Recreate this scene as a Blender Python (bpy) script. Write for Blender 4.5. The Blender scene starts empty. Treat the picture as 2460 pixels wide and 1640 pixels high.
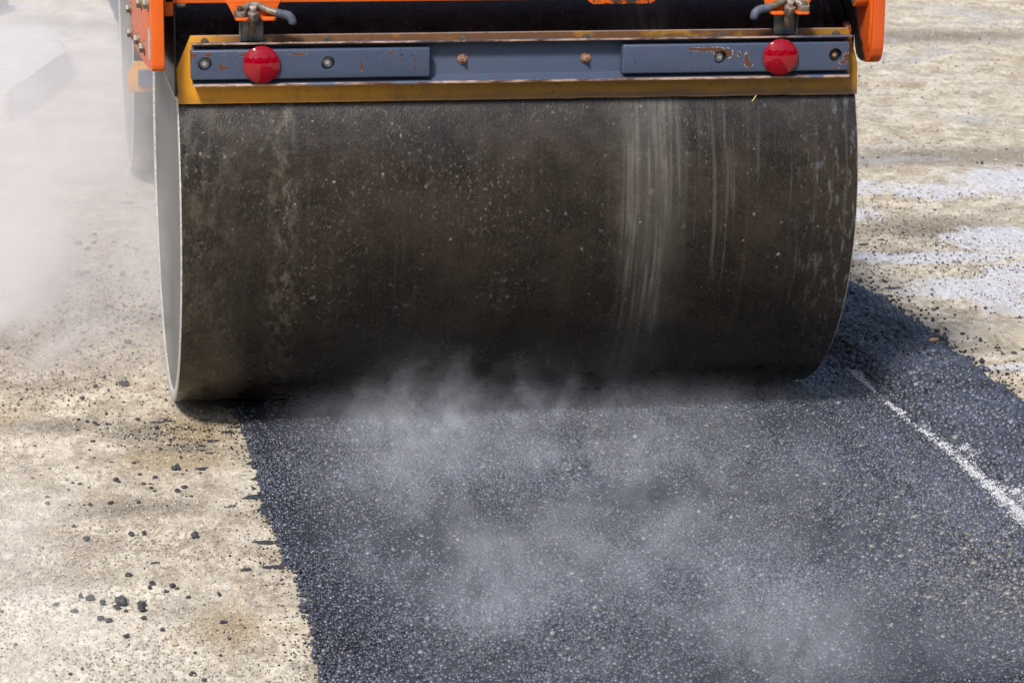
import bpy, bmesh, math, random
import numpy as np
from mathutils import Vector, Matrix

sc = bpy.context.scene
col = sc.collection
R = math.radians

# ------------------------------------------------------------------ camera
cam_d = bpy.data.cameras.new('camera')
cam = bpy.data.objects.new('camera', cam_d); col.objects.link(cam)
cam_d.sensor_width = 36.0
cam_d.lens = 99.27
cam_d.clip_start = 0.1; cam_d.clip_end = 5000
cr, cu, cw = Vector((.98452, -.17486, .01088)), Vector((.03087, .23416, .97171)), Vector((.17246, .95633, -.23596))
cam.matrix_world = Matrix(((cr.x, cu.x, -cw.x, -.39464), (cr.y, cu.y, -cw.y, -7.2885), (cr.z, cu.z, -cw.z, 1.9113), (0, 0, 0, 1)))
sc.camera = cam
cam_d.dof.use_dof = True
cam_d.dof.focus_distance = 6.75
cam_d.dof.aperture_fstop = 11

# ------------------------------------------------------------------ sky, sun, exposure
SUN_EL, SUN_AZ = R(49), R(-148)        # a little to the left of and behind the photographer; azimuth from +Y towards +X
w = bpy.data.worlds.new('World'); sc.world = w; w.use_nodes = True
nt = w.node_tree
sky = nt.nodes.new('ShaderNodeTexSky'); sky.sky_type = 'NISHITA'; sky.sun_disc = False
sky.sun_elevation = SUN_EL; sky.sun_rotation = SUN_AZ
sky.air_density = 1.0; sky.dust_density = 2.0
nt.links.new(sky.outputs[0], nt.nodes['Background'].inputs[0])
nt.nodes['Background'].inputs[1].default_value = 0.12
sd = bpy.data.lights.new('sun', 'SUN'); sun = bpy.data.objects.new('sun', sd); col.objects.link(sun)
sd.energy = 3.8; sd.angle = R(9); sd.color = (1.0, .955, .89)
sdir = Vector((math.sin(SUN_AZ) * math.cos(SUN_EL), math.cos(SUN_AZ) * math.cos(SUN_EL), math.sin(SUN_EL)))
sun.rotation_euler = (-sdir).to_track_quat('-Z', 'Y').to_euler()
sun.location = sdir * 30
sc.view_settings.view_transform = 'Standard'; sc.view_settings.look = 'None'
sc.view_settings.exposure = 0.4; sc.view_settings.gamma = 1.0
sc.view_settings.use_curve_mapping = False
cy = sc.cycles
cy.use_denoising = True; cy.denoising_prefilter = 'ACCURATE'
cy.volume_step_rate = 1.0; cy.volume_max_steps = 256; cy.volume_bounces = 2
cy.max_bounces = 8; cy.diffuse_bounces = 3; cy.glossy_bounces = 3
cy.use_adaptive_sampling = True; cy.adaptive_threshold = 0.02

rng = np.random.default_rng(7)
random.seed(7)

# ------------------------------------------------------------------ node helpers
class NT:
    def __init__(s, name):
        s.m = bpy.data.materials.new(name); s.m.use_nodes = True
        s.t = s.m.node_tree; s.bsdf = s.t.nodes['Principled BSDF']; s.out = s.t.nodes['Material Output']
    def n(s, typ, **kw):
        nd = s.t.nodes.new(typ)
        for k, v in kw.items(): setattr(nd, k, v)
        return nd
    def link(s, a, b): s.t.links.new(a, b)
    def put(s, sock, v):
        if hasattr(v, 'is_linked') or hasattr(v, 'links'): s.link(v, sock)
        else: sock.default_value = v
    def math(s, op, a, b=0.0, c=0.0, clamp=False):
        nd = s.n('ShaderNodeMath', operation=op); nd.use_clamp = clamp
        s.put(nd.inputs[0], a); s.put(nd.inputs[1], b); s.put(nd.inputs[2], c)
        return nd.outputs[0]
    def vmul(s, v, k):
        nd = s.n('ShaderNodeVectorMath', operation='MULTIPLY'); s.put(nd.inputs[0], v); nd.inputs[1].default_value = k
        return nd.outputs[0]
    def vadd(s, v, k):
        nd = s.n('ShaderNodeVectorMath', operation='ADD'); s.put(nd.inputs[0], v); s.put(nd.inputs[1], k)
        return nd.outputs[0]
    def pos(s): return s.n('ShaderNodeNewGeometry').outputs['Position']
    def uv(s): return s.n('ShaderNodeTexCoord').outputs['UV']
    def xyz(s, v):
        nd = s.n('ShaderNodeSeparateXYZ'); s.link(v, nd.inputs[0]); return nd.outputs
    def noise(s, v, scale, detail=4, rough=.55, dist=0.0, color=False):
        nd = s.n('ShaderNodeTexNoise'); s.link(v, nd.inputs['Vector'])
        nd.inputs['Scale'].default_value = scale; nd.inputs['Detail'].default_value = detail
        nd.inputs['Roughness'].default_value = rough; nd.inputs['Distortion'].default_value = dist
        return nd.outputs['Color' if color else 'Fac']
    def voro(s, v, scale, out='Distance', feature='F1', rnd=1.0):
        nd = s.n('ShaderNodeTexVoronoi', feature=feature); s.link(v, nd.inputs['Vector'])
        nd.inputs['Scale'].default_value = scale; nd.inputs['Randomness'].default_value = rnd
        return nd.outputs[out]
    def ramp(s, f, a, b, lo=0.0, hi=1.0, smooth=True):
        nd = s.n('ShaderNodeMapRange'); nd.interpolation_type = 'SMOOTHSTEP' if smooth else 'LINEAR'
        s.put(nd.inputs[0], f); s.put(nd.inputs[1], a); s.put(nd.inputs[2], b); s.put(nd.inputs[3], lo); s.put(nd.inputs[4], hi)
        return nd.outputs[0]
    def mix(s, f, a, b, mode='MIX'):
        nd = s.n('ShaderNodeMix', data_type='RGBA', blend_type=mode)
        s.put(nd.inputs[0], f)
        s.put(nd.inputs[6], a if not isinstance(a, tuple) else (*a, 1)); s.put(nd.inputs[7], b if not isinstance(b, tuple) else (*b, 1))
        return nd.outputs[2]
    def bump(s, h, strength, dist=.01, normal=None):
        nd = s.n('ShaderNodeBump'); s.link(h, nd.inputs['Height'])
        nd.inputs['Strength'].default_value = strength; nd.inputs['Distance'].default_value = dist
        if normal is not None: s.link(normal, nd.inputs['Normal'])
        return nd.outputs[0]
    def set(s, **kw):
        for k, v in kw.items():
            k = {'col': 'Base Color', 'rough': 'Roughness', 'metal': 'Metallic', 'normal': 'Normal', 'spec': 'Specular IOR Level',
                 'coat': 'Coat Weight', 'coat_rough': 'Coat Roughness', 'trans': 'Transmission Weight', 'sss': 'Subsurface Weight'}.get(k, k)
            if isinstance(v, tuple) and len(v) == 3 and k != 'Subsurface Radius': v = (*v, 1)
            s.put(s.bsdf.inputs[k], v)
        return s.m
    def spots(s, x, z, lst, warp, gain=1.0):
        """largest of several soft ellipses (cx, cz, rx, rz), edges broken by warp (0..1)"""
        acc = None
        for cx, cz, rx, rz in lst:
            dx = s.math('DIVIDE', s.math('SUBTRACT', x, cx), rx); dz = s.math('DIVIDE', s.math('SUBTRACT', z, cz), rz)
            d = s.math('SQRT', s.math('ADD', s.math('MULTIPLY', dx, dx), s.math('MULTIPLY', dz, dz)))
            v = s.math('SUBTRACT', 1.0, d)
            acc = v if acc is None else s.math('MAXIMUM', acc, v)
        return s.math('ADD', acc, s.math('MULTIPLY', s.math('SUBTRACT', warp, .5), gain))

# ------------------------------------------------------------------ materials
def mat_ground():
    k = NT('milled_sand'); p = k.pos(); X, Y, Z = k.xyz(p)
    st = k.vmul(p, (1.0, 1.1, 1.0))
    big = k.noise(st, 1.6, 6, .65, .4); med = k.noise(k.vmul(p, (9, 6, 9)), 1.0, 8, .74, .5); mid = k.noise(k.vadd(k.vmul(p, (24, 14, 24)), (4, 4, 0)), 1.0, 6, .74, .3)
    fine = k.noise(k.vmul(p, (80, 34, 60)), 1.0, 6, .78); gritn = k.noise(k.vmul(p, (260, 90, 200)), 1.0, 3, .75)
    cell = k.noise(k.vadd(k.vmul(p, (6.5, 4.6, 6.5)), (2, 8, 0)), 1.0, 8, .76, .6)
    c = k.mix(k.ramp(med, .40, .60), (.39, .335, .26), (.61, .55, .45))
    c = k.mix(k.math('MULTIPLY', k.ramp(cell, .50, .62), .75), c, (.74, .675, .56))
    c = k.mix(k.math('MULTIPLY', k.ramp(mid, .54, .66), .55), c, (.72, .66, .55))
    c = k.mix(k.math('MULTIPLY', k.ramp(k.noise(k.vadd(k.vmul(p, (15, 19, 15)), (31, 7, 0)), 1.0, 7, .74, .4), .54, .66), .6), c, (.215, .18, .135))
    c = k.mix(k.math('MULTIPLY', k.ramp(k.math('ADD', k.noise(k.vadd(st, (31, 7, 0)), 2.3, 6, .65, .5), k.math('MULTIPLY', k.math('SUBTRACT', mid, .5), .9)), .55, .68), .5), c, (.29, .235, .165))
    yel = k.math('MULTIPLY', k.ramp(k.math('ADD', k.noise(k.vadd(st, (3, 77, 0)), 2.9, 5, .6), k.math('MULTIPLY', k.math('SUBTRACT', fine, .5), .4)), .54, .70), .4)
    c = k.mix(yel, c, (.42, .30, .14))
    # ochre wet patch before the left end of the drum
    ochre = k.spots(X, Y, [(.04, -.32, .20, .30), (-.02, -.60, .22, .20), (.0, -1.85, .10, .25)], med, 1.4)
    c = k.mix(k.math('MULTIPLY', k.ramp(ochre, .05, .8), .65), c, (.30, .215, .10))
    dirt = k.spots(X, Y, [(-.10, -.33, .16, .14), (-.30, -.25, .2, .12), (.0, -.50, .14, .07), (-.12, -1.0, .2, .10), (-.1, -1.72, .09, .10), (2.42, 3.0, .35, .35),
                          (3.2, 3.35, 1.1, .32), (4.2, 6.9, 1.5, .40), (4.6, 4.6, .5, .3), (.03, 6.6, .12, .28), (-.02, 5.6, .16, .22), (-.1, 4.6, .2, .16), (-.06, 4.0, .2, .12), (-.25, 7.9, .28, .45), (.06, 7.7, .2, .4), (-.15, 3.2, .2, .12), (2.75, 1.95, .45, .30), (2.55, 1.55, .16, .10)], med, 1.8)
    c = k.mix(k.math('MULTIPLY', k.ramp(dirt, .05, .75), .72), c, (.185, .16, .125))
    # grey dust and pale slurry that dried on the old surface
    grey = k.ramp(k.noise(k.vadd(k.vmul(p, (1.1, 1.1, 1)), (9, 3, 0)), 1.9, 6, .65, .3), .54, .66)
    far = k.ramp(Y, 1.4, 4.5)
    c = k.mix(k.math('MULTIPLY', k.math('MULTIPLY', grey, far), .8), c, (.43, .425, .44))
    pale = k.spots(X, Y, [(2.52, 2.75, .42, .22), (2.40, 2.3, .30, .22), (2.98, 2.62, .22, .20), (3.45, 2.75, .40, .42), (2.62, 1.02, .30, .22), (2.95, 1.15, .35, .30), (2.60, 1.48, .36, .11), (2.40, 1.52, .12, .08),
                          (2.95, 1.72, .30, .25), (2.36, .02, .10, .05), (2.75, .75, .28, .16)], med, 1.7)
    pale = k.math('ADD', pale, k.math('MULTIPLY', k.math('SUBTRACT', mid, .5), 1.0))
    c = k.mix(k.math('MULTIPLY', k.ramp(pale, -.05, .42), .9), c, (.58, .59, .64))
    # lighter patch of ground, bottom left
    slab = k.math('MULTIPLY', k.ramp(k.math('ADD', Y, k.math('MULTIPLY', k.math('SUBTRACT', med, .5), .16)), -1.50, -1.60), k.ramp(X, .08, -.22))
    c = k.mix(k.math('MULTIPLY', slab, .55), c, (.80, .745, .64))
    c = k.mix(1.0, c, k.mix(k.ramp(fine, .36, .64), (.70, .68, .65), (1.13, 1.13, 1.13)), 'MULTIPLY')
    c = k.mix(k.math('MULTIPLY', k.ramp(k.noise(k.vadd(k.vmul(p, (110, 50, 90)), (5, 5, 0)), 1.0, 5, .78), .60, .67), .65), c, (.13, .11, .085))
    c = k.mix(k.math('MULTIPLY', k.ramp(gritn, .60, .70), .75), c, (.09, .078, .065))
    c = k.mix(k.math('MULTIPLY', k.ramp(gritn, .36, .26), .5), c, (.66, .60, .50))
    h = k.math('ADD', k.math('MULTIPLY', fine, .6), k.math('ADD', k.math('MULTIPLY', gritn, .35), k.math('MULTIPLY', med, 1.2)))
    return k.set(col=c, rough=.88, spec=.25, normal=k.bump(h, .8, .010))

def mat_road():
    k = NT('bitumen_binder'); p = k.pos(); X, Y, Z = k.xyz(p)
    n = k.noise(p, 120, 4, .7); v = k.voro(p, 110)
    c = k.mix(n, (.006, .007, .010), (.030, .034, .048))
    h = k.math('ADD', k.math('MULTIPLY', v, -.8), n)
    return k.set(col=c, rough=.55, spec=.5, normal=k.bump(h, .8, .006))

def mat_stone(name, rough, spec=.5):
    k = NT(name); a = k.n('ShaderNodeVertexColor', layer_name='tint').outputs['Color']
    n = k.noise(k.pos(), 400, 2, .6)
    c = k.mix(k.math('MULTIPLY', n, .5), a, (0, 0, 0))
    return k.set(col=c, rough=rough, spec=spec)

def mat_drum():
    k = NT('drum_steel'); uv = k.uv(); U, V, _ = k.xyz(uv)
    p = k.pos()
    blot = k.noise(uv, 5, 6, .65); fine = k.noise(uv, 130, 5, .7); pit = k.noise(k.vmul(uv, (1, .55, 1)), 210, 4, .65)
    streak = k.noise(k.vmul(uv, (34, 1.1, 1)), 1.0, 4, .6, .15); streak2 = k.noise(k.vmul(k.vadd(uv, (5, 3, 0)), (95, 2.2, 1)), 1.0, 3, .6, .2)
    c = k.mix(k.ramp(blot, .35, .65), (.0108, .0080, .0054), (.0275, .0200, .0134))
    c = k.mix(k.math('MULTIPLY', k.ramp(streak, .5, .72), .55), c, (.040, .029, .019))
    c = k.mix(k.math('MULTIPLY', k.ramp(streak2, .55, .75), .35), c, (.045, .035, .026))
    c = k.mix(k.math('MULTIPLY', k.ramp(pit, .54, .66), .6), c, (.058, .050, .041))
    c = k.mix(k.math('MULTIPLY', k.ramp(pit, .45, .32), .6), c, (.006, .005, .0045))
    # dried runs of slurry on the right half, and one old dusty band near the left end
    edge = k.math('MULTIPLY', k.math('SUBTRACT', k.noise(k.vmul(uv, (6, 5, 1)), 1.0, 3, .5), .5), .05)
    Uw = k.math('ADD', U, edge)
    band = k.math('SUBTRACT', 1.0, k.math('ABSOLUTE', k.math('DIVIDE', k.math('SUBTRACT', Uw, 1.155), .100)))
    runs = k.math('MULTIPLY', k.ramp(band, 0, .7), k.ramp(k.noise(k.vmul(k.vadd(uv, (edge, 0, 0)) if False else uv, (62, 1.9, 1)), 1.0, 5, .62, .5), .40, .62))
    fall = k.ramp(V, .06, .20)
    c = k.mix(k.math('MULTIPLY', k.math('MULTIPLY', runs, fall), k.ramp(k.noise(k.vmul(k.vadd(uv, (7, 2, 0)), (38, 9, 1)), 1.0, 6, .72, .4), .36, .58, .25, .95)), c, (.150, .138, .116))
    c = k.mix(k.math('MULTIPLY', k.ramp(k.math('ADD', band, k.math('MULTIPLY', k.math('SUBTRACT', blot, .5), 1.4)), -.3, .9), .48), c, (.080, .074, .064))
    topruns = k.math('MULTIPLY', k.math('MULTIPLY', k.ramp(U, 1.05, 1.3), k.ramp(V, .64, .80)), k.ramp(k.noise(k.vmul(uv, (48, 1.6, 1)), 1.0, 3, .6, .3), .56, .68))
    c = k.mix(k.math('MULTIPLY', topruns, .28), c, (.13, .118, .10))
    band2 = k.math('SUBTRACT', 1.0, k.math('ABSOLUTE', k.math('DIVIDE', k.math('SUBTRACT', Uw, .245), .05)))
    old = k.math('MULTIPLY', k.ramp(band2, 0, .9), k.ramp(k.noise(k.vmul(uv, (14, 7, 1)), 2.5, 5, .7), .45, .62))
    c = k.mix(k.math('MULTIPLY', old, .5), c, (.14, .125, .095))
    endl = k.math('MULTIPLY', k.ramp(U, .20, .02), k.ramp(k.noise(k.vmul(uv, (20, 8, 1)), 1.5, 5, .7), .45, .65))
    c = k.mix(k.math('MULTIPLY', endl, .5), c, (.10, .088, .066))
    endr = k.math('MULTIPLY', k.ramp(U, 1.45, 1.67), k.ramp(k.noise(k.vmul(uv, (60, 16, 1)), 1.0, 5, .7), .52, .66))
    c = k.mix(k.math('MULTIPLY', endr, .6), c, (.13, .14, .15))
    # stuck grit: small and larger crumbs, denser to the left
    for sc_, th, dens, cc in ((95, .17, .62, (.24, .215, .175)), (42, .15, .74, (.30, .27, .23)), (14, .075, .60, (.27, .245, .20)), (24, .16, .78, (.12, .125, .125))):
        w_ = k.vadd(uv, k.vmul(k.noise(uv, 70, 5, .75, color=True), (.022, .026, 0)))
        d = k.voro(w_, sc_); rnd = k.xyz(k.voro(w_, sc_, 'Color'))[0]
        thr = k.math('MULTIPLY', th, k.ramp(rnd, dens, 1.0))
        hit = k.math('MULTIPLY', k.math('LESS_THAN', d, thr), k.ramp(k.math('ADD', k.noise(uv, 3.3, 3), k.math('MULTIPLY', U, -.07)), .38, .62, .35, 1.0))
        c = k.mix(k.math('MULTIPLY', hit, .75), c, cc)
    flk = k.math('MULTIPLY', k.ramp(k.noise(k.vmul(uv, (95, 60, 1)), 1.0, 6, .82), .56, .63), k.ramp(k.math('ADD', k.noise(uv, 4.5, 4), k.math('MULTIPLY', U, -.10)), .38, .58, .10, 1.0))
    c = k.mix(k.math('MULTIPLY', flk, .75), c, (.19, .165, .13))
    flk2 = k.math('MULTIPLY', k.ramp(k.noise(k.vadd(k.vmul(uv, (30, 22, 1)), (3, 9, 0)), 1.0, 7, .82), .585, .66), k.ramp(k.noise(uv, 3.0, 4), .44, .58))
    c = k.mix(k.math('MULTIPLY', flk2, .5), c, (.15, .135, .11))
    h = k.math('ADD', k.math('MULTIPLY', pit, 1.0), k.math('ADD', k.math('MULTIPLY', fine, .4), k.math('MULTIPLY', k.noise(uv, 38, 4, .6), .7)))
    rg = k.ramp(k.noise(uv, 18, 5, .65), .3, .7, .21, .42)
    return k.set(col=c, rough=rg, spec=.5, normal=k.bump(h, .36, .0024))

def mat_disc():
    k = NT('worn_grey_steel'); p = k.pos()
    n = k.noise(p, 7, 5, .6)
    c = k.mix(n, (.080, .083, .078), (.140, .140, .130))
    c = k.mix(k.math('MULTIPLY', k.ramp(k.noise(p, 60, 4, .7), .62, .75), .4), c, (.12, .11, .10))
    return k.set(col=c, rough=.55, spec=.4)

def mat_orange(name='orange_paint', dirty=0.0):
    k = NT(name); p = k.pos(); X, Y, Z = k.xyz(p)
    n = k.noise(p, 9, 5, .6); f = k.noise(p, 75, 5, .7)
    c = k.mix(n, (.50, .078, .006), (.62, .108, .008))
    chip = k.ramp(k.math('ADD', k.noise(p, 34, 5, .7, .5), k.math('MULTIPLY', k.noise(p, 6, 3), .45)), .93 - dirty * .25, .97 - dirty * .25)
    c = k.mix(chip, c, (.045, .028, .02))
    c = k.mix(k.math('MULTIPLY', k.ramp(f, .55, .8), .25 + dirty * .4), c, (.16, .06, .025))
    return k.set(col=c, rough=k.ramp(f, .3, .7, .32, .55), spec=.35, normal=k.bump(f, .12, .002))

def mat_arm():
    k = NT('orange_paint_greasy'); p = k.pos(); X, Y, Z = k.xyz(p)
    n = k.noise(p, 9, 5, .6); f = k.noise(p, 60, 5, .7)
    c = k.mix(n, (.42, .055, .006), (.56, .088, .008))
    inner = k.ramp(X, 1.703, 1.697)
    lean = k.math('ADD', Y, k.math('MULTIPLY', k.math('SUBTRACT', Z, 1.0), -.90))
    tan = k.math('MULTIPLY', k.math('MULTIPLY', inner, k.ramp(k.math('ADD', lean, k.math('MULTIPLY', k.math('SUBTRACT', f, .5), .05)), -.605, -.575)), k.ramp(Z, .98, 1.05))
    c = k.mix(k.math('MULTIPLY', tan, .8), c, (.26, .16, .09))
    oil = k.math('MULTIPLY', inner, k.ramp(k.math('ADD', lean, k.math('MULTIPLY', k.math('SUBTRACT', f, .5), .06)), -.585, -.555))
    c = k.mix(oil, c, (.012, .010, .009))
    scr = k.ramp(k.noise(k.vmul(p, (60, 60, 12)), 1.0, 4, .7, .6), .68, .72)
    c = k.mix(k.math('MULTIPLY', scr, .85), c, (.03, .018, .013))
    return k.set(col=c, rough=.42, spec=.5, normal=k.bump(f, .15, .002))

def mat_amber():
    k = NT('amber_urethane'); p = k.pos(); X, Y, Z = k.xyz(p)
    f = k.noise(p, 40, 5, .65); b = k.noise(k.vmul(p, (7, 1, 14)), 1.0, 5, .6, .3)
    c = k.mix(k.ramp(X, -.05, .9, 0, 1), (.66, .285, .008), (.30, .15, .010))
    c = k.mix(k.math('MULTIPLY', k.ramp(b, .45, .7), .35), c, (.22, .105, .012))
    brown_top = k.math('MULTIPLY', k.ramp(k.math('ADD', Z, k.math('MULTIPLY', k.math('SUBTRACT', k.noise(p, 14, 4, .6), .5), .07)), .985, 1.003), k.ramp(k.noise(k.vmul(p, (11, 1, 16)), 1.0, 5, .65, .4), .24, .50))  # browner along the upper strip, broken up by noise
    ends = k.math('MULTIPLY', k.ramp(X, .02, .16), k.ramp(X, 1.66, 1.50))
    c = k.mix(k.math('MULTIPLY', k.math('MULTIPLY', brown_top, ends), .93), c, (.085, .036, .016))
    c = k.mix(k.math('MULTIPLY', k.ramp(Z, 1.0232, 1.0240), .6), c, (.28, .235, .225))  # highlight along the top edge, painted as a paler colour
    low = k.ramp(k.math('ADD', Z, k.math('MULTIPLY', k.math('SUBTRACT', k.noise(k.vmul(p, (10, 1, 30)), 1.0, 5, .65), .5), .03)), .884, .866)
    c = k.mix(k.math('MULTIPLY', low, k.ramp(X, .1, 1.3, .25, .85)), c, (.10, .06, .045))
    worn = k.ramp(k.noise(k.vmul(k.vadd(p, (2, 0, 0)), (26, 1, 110)), 1.0, 4, .7), .66, .72)
    wz = k.math('MULTIPLY', k.ramp(Z, .888, .895), k.ramp(Z, .912, .904))
    c = k.mix(k.math('MULTIPLY', k.math('MULTIPLY', worn, wz), .6), c, (.40, .26, .16))
    c = k.mix(k.math('MULTIPLY', k.ramp(k.noise(k.vmul(p, (24, 24, 10)), 1.0, 6, .7, .3), .50, .68), .35), c, (.13, .075, .03))
    sp = k.ramp(k.noise(p, 55, 3, .6), .665, .70)
    c = k.mix(k.math('MULTIPLY', sp, .8), c, (.03, .02, .012))
    return k.set(col=c, rough=k.ramp(f, .3, .7, .28, .48), spec=.45, sss=.12, normal=k.bump(f, .12, .002), **{'Subsurface Radius': (.03, .012, .002)})

RUST = [(.065 + .036, .955, .006, .011), (.110, .952, .010, .005), (.036, .983, .012, .006), (.160, .984, .022, .006), (.072, .985, .010, .006), (.285, .984, .022, .004), (.437, .953, .0045, .013), (.505, .984, .012, .003),
        (.530, .966, .005, .004), (.565, .966, .003, .007), (.566, .945, .005, .005), (.325, .935, .003, .003),
        (1.285, .982, .045, .006), (1.315, .978, .016, .010), (1.335, .972, .016, .014), (1.250, .983, .016, .005), (1.385, .955, .007, .018), (1.392, .945, .010, .010), (1.366, .970, .004, .007), (1.436, .927, .006, .004),
        (1.655, .986, .012, .006), (1.630, .946, .010, .006), (1.645, .950, .006, .006), (1.612, .931, .010, .003), (1.596, .984, .004, .003), (1.150, .984, .004, .003), (1.640, .958, .010, .012)]
def mat_blue(name='slate_blue_paint', wear=0.0):
    k = NT(name); p = k.pos(); X, Y, Z = k.xyz(p)
    n = k.noise(p, 5, 4, .6); f = k.noise(p, 80, 5, .7); g = k.noise(p, 150, 4, .65)
    c = k.mix(n, (.040, .054, .096), (.052, .070, .116))
    c = k.mix(k.math('MULTIPLY', k.ramp(f, .6, .8), .25), c, (.05, .055, .07))
    drip = k.math('MULTIPLY', k.ramp(k.noise(k.vmul(p, (70, 70, 9)), 1.0, 5, .65, .3), .52, .70), k.ramp(k.noise(p, 9, 3), .40, .62))
    c = k.mix(k.math('MULTIPLY', drip, .38), c, (.10, .085, .070))
    c = k.mix(k.math('MULTIPLY', k.ramp(k.noise(p, 120, 3, .6), .66, .70), .85), c, (.018, .014, .012))
    s = k.spots(X, Z, RUST, g, 1.1) if wear == 0 else k.math('SUBTRACT', k.math('ADD', k.noise(p, 30, 5, .7), k.math('MULTIPLY', g, .3)), .92 - wear)
    c = k.mix(k.math('MULTIPLY', k.ramp(s, .03, .11, smooth=False), k.math('MULTIPLY', k.ramp(g, .48, .58), k.ramp(X, .3, 1.2, .25, .9))), c, (.55, .44, .33))
    c = k.mix(k.ramp(s, .16, .26), c, (.085, .035, .020))
    return k.set(col=c, rough=k.ramp(f, .3, .7, .30, .45), spec=.5, normal=k.bump(f, .06, .002))

def mat_lip():
    """bare, rust-bitten edges of the channel"""
    k = NT('chipped_blue_edge'); p = k.pos(); X, Y, Z = k.xyz(p)
    g = k.noise(k.vmul(p, (40, 120, 120)), 1.0, 6, .7); h = k.noise(k.vmul(p, (14, 60, 60)), 1.0, 5, .7)
    edge = k.ramp(Y, -.6045, -.6070)
    c = k.mix(k.noise(p, 5, 3), (.040, .054, .096), (.052, .070, .116))
    sp = k.ramp(k.math('ADD', k.noise(p, 26, 5, .7), k.math('MULTIPLY', g, .25)), .78, .82)
    c = k.mix(sp, c, (.12, .055, .03))
    e = k.mix(k.ramp(h, .40, .62), (.07, .035, .025), (.40, .27, .20))
    e = k.mix(k.ramp(g, .58, .66), e, (.62, .50, .36))
    e = k.mix(k.ramp(k.noise(k.vmul(p, (9, 40, 40)), 1.0, 4, .6), .56, .64), e, (.085, .10, .15))
    c = k.mix(edge, c, e)
    return k.set(col=c, rough=.45, spec=.45, normal=k.bump(g, .3, .002))

def mat_simple(name, a, b, scale=30, rough=.5, metal=0.0, spec=.5, bump=.1, detail=5):
    k = NT(name); p = k.pos(); n = k.noise(p, scale, detail, .65)
    c = k.mix(k.ramp(n, .35, .65), a, b)
    return k.set(col=c, rough=rough, metal=metal, spec=spec, normal=k.bump(n, bump, .003))

def mat_lens():
    k = NT('red_lens'); p = k.pos(); X, Y, Z = k.xyz(p)
    scr = k.ramp(k.noise(k.vmul(p, (30, 30, 14)), 1.0, 2, .5, 2.5), .498, .502)
    line = k.math('MULTIPLY', k.math('MULTIPLY', scr, k.math('SUBTRACT', 1.0, scr)), 4.0)
    c = k.mix(k.math('MULTIPLY', line, .5), (.22, .0, .008), (.5, .22, .19))
    return k.set(col=c, rough=.06, spec=.5)

M = {}
M['ground'] = mat_ground(); M['road'] = mat_road()
M['stone'] = mat_stone('coated_aggregate', .27, .6); M['loose'] = mat_stone('loose_coated_aggregate', .40, .55); M['crumb'] = mat_stone('scattered_aggregate', .5, .4)
M['drum'] = mat_drum(); M['disc'] = mat_disc(); M['orange'] = mat_orange(); M['orange_dirty'] = mat_orange('orange_paint_dirty', .8); M['arm'] = mat_arm()
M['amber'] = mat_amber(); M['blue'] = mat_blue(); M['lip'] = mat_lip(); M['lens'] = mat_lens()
M['zinc'] = mat_simple('zinc_bolt', (.36, .37, .36), (.58, .58, .55), 90, .35, .7)
M['rust'] = mat_simple('rusty_bolt', (.10, .04, .025), (.34, .20, .13), 120, .75, 0, .3, .5)
M['darkbolt'] = mat_simple('dark_bolt', (.035, .03, .026), (.10, .085, .065), 110, .55, .3)
M['iron'] = mat_simple('greasy_cast_iron', (.11, .092, .068), (.24, .215, .175), 60, .5, .35, .5, .25)
M['rod'] = mat_simple('rusty_rod', (.10, .065, .04), (.20, .14, .09), 80, .6, .3)
M['plate'] = mat_simple('smeared_bracket_steel', (.09, .095, .11), (.20, .19, .17), 35, .4, .4)
M['grip'] = mat_simple('blue_grey_rubber', (.040, .048, .075), (.075, .088, .125), 70, .6, 0, .4, .2)
M['edge'] = mat_simple('worn_bright_steel', (.30, .29, .27), (.62, .60, .57), 140, .45, .2)
M['edge_pale'] = mat_simple('pale_rubber_strip', (.30, .25, .15), (.48, .42, .30), 60, .6)
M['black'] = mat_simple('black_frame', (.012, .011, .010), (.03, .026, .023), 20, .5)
M['clump'] = mat_simple('black_asphalt_lump', (.018, .018, .021), (.065, .066, .075), 260, .5, 0, .5, .8)
M['pebble'] = mat_simple('tan_pebble', (.34, .27, .19), (.50, .42, .32), 160, .8, 0, .3, .4)
M['concrete'] = mat_simple('pale_concrete', (.36, .35, .325), (.54, .525, .495), 14, .85, 0, .3, .5)
M['darkrock'] = mat_simple('dark_rubble', (.05, .05, .06), (.12, .12, .14), 12, .85, 0, .3, .5)
M['tree'] = mat_simple('dark_foliage', (.015, .03, .01), (.05, .075, .025), 1.5, .9, 0, .2, .6)
M['leaf'] = mat_simple('dry_leaf', (.42, .17, .07), (.55, .27, .13), 90, .7)
M['straw'] = mat_simple('straw', (.42, .32, .12), (.62, .50, .25), 90, .7)

# ------------------------------------------------------------------ mesh helpers
ORG = Vector((.84, 0, 0))                 # foot of the roller
def finish(bm, name, mat, parent=None, org=None, smooth=35):
    bmesh.ops.recalc_face_normals(bm, faces=bm.faces)
    me = bpy.data.meshes.new(name); bm.to_mesh(me); bm.free()
    if org is None and parent is not None: org = ORG
    if org is not None: me.transform(Matrix.Translation(-Vector(org)))
    if smooth:
        me.polygons.foreach_set('use_smooth', [True] * len(me.polygons)); me.set_sharp_from_angle(angle=R(smooth))
    if mat: me.materials.append(mat)
    o = bpy.data.objects.new(name, me); col.objects.link(o)
    if parent is not None: o.parent = parent
    elif org is not None: o.location = org
    return o
def tag(o, label=None, cat=None, group=None, kind=None):
    if label: o['label'] = label
    if cat: o['category'] = cat
    if group: o['group'] = group
    if kind: o['kind'] = kind
    return o
def bevel(bm, edges, wd, seg=2):
    if wd > 0: bmesh.ops.bevel(bm, geom=edges, offset=wd, segments=seg, profile=.5, affect='EDGES', clamp_overlap=True)
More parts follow.
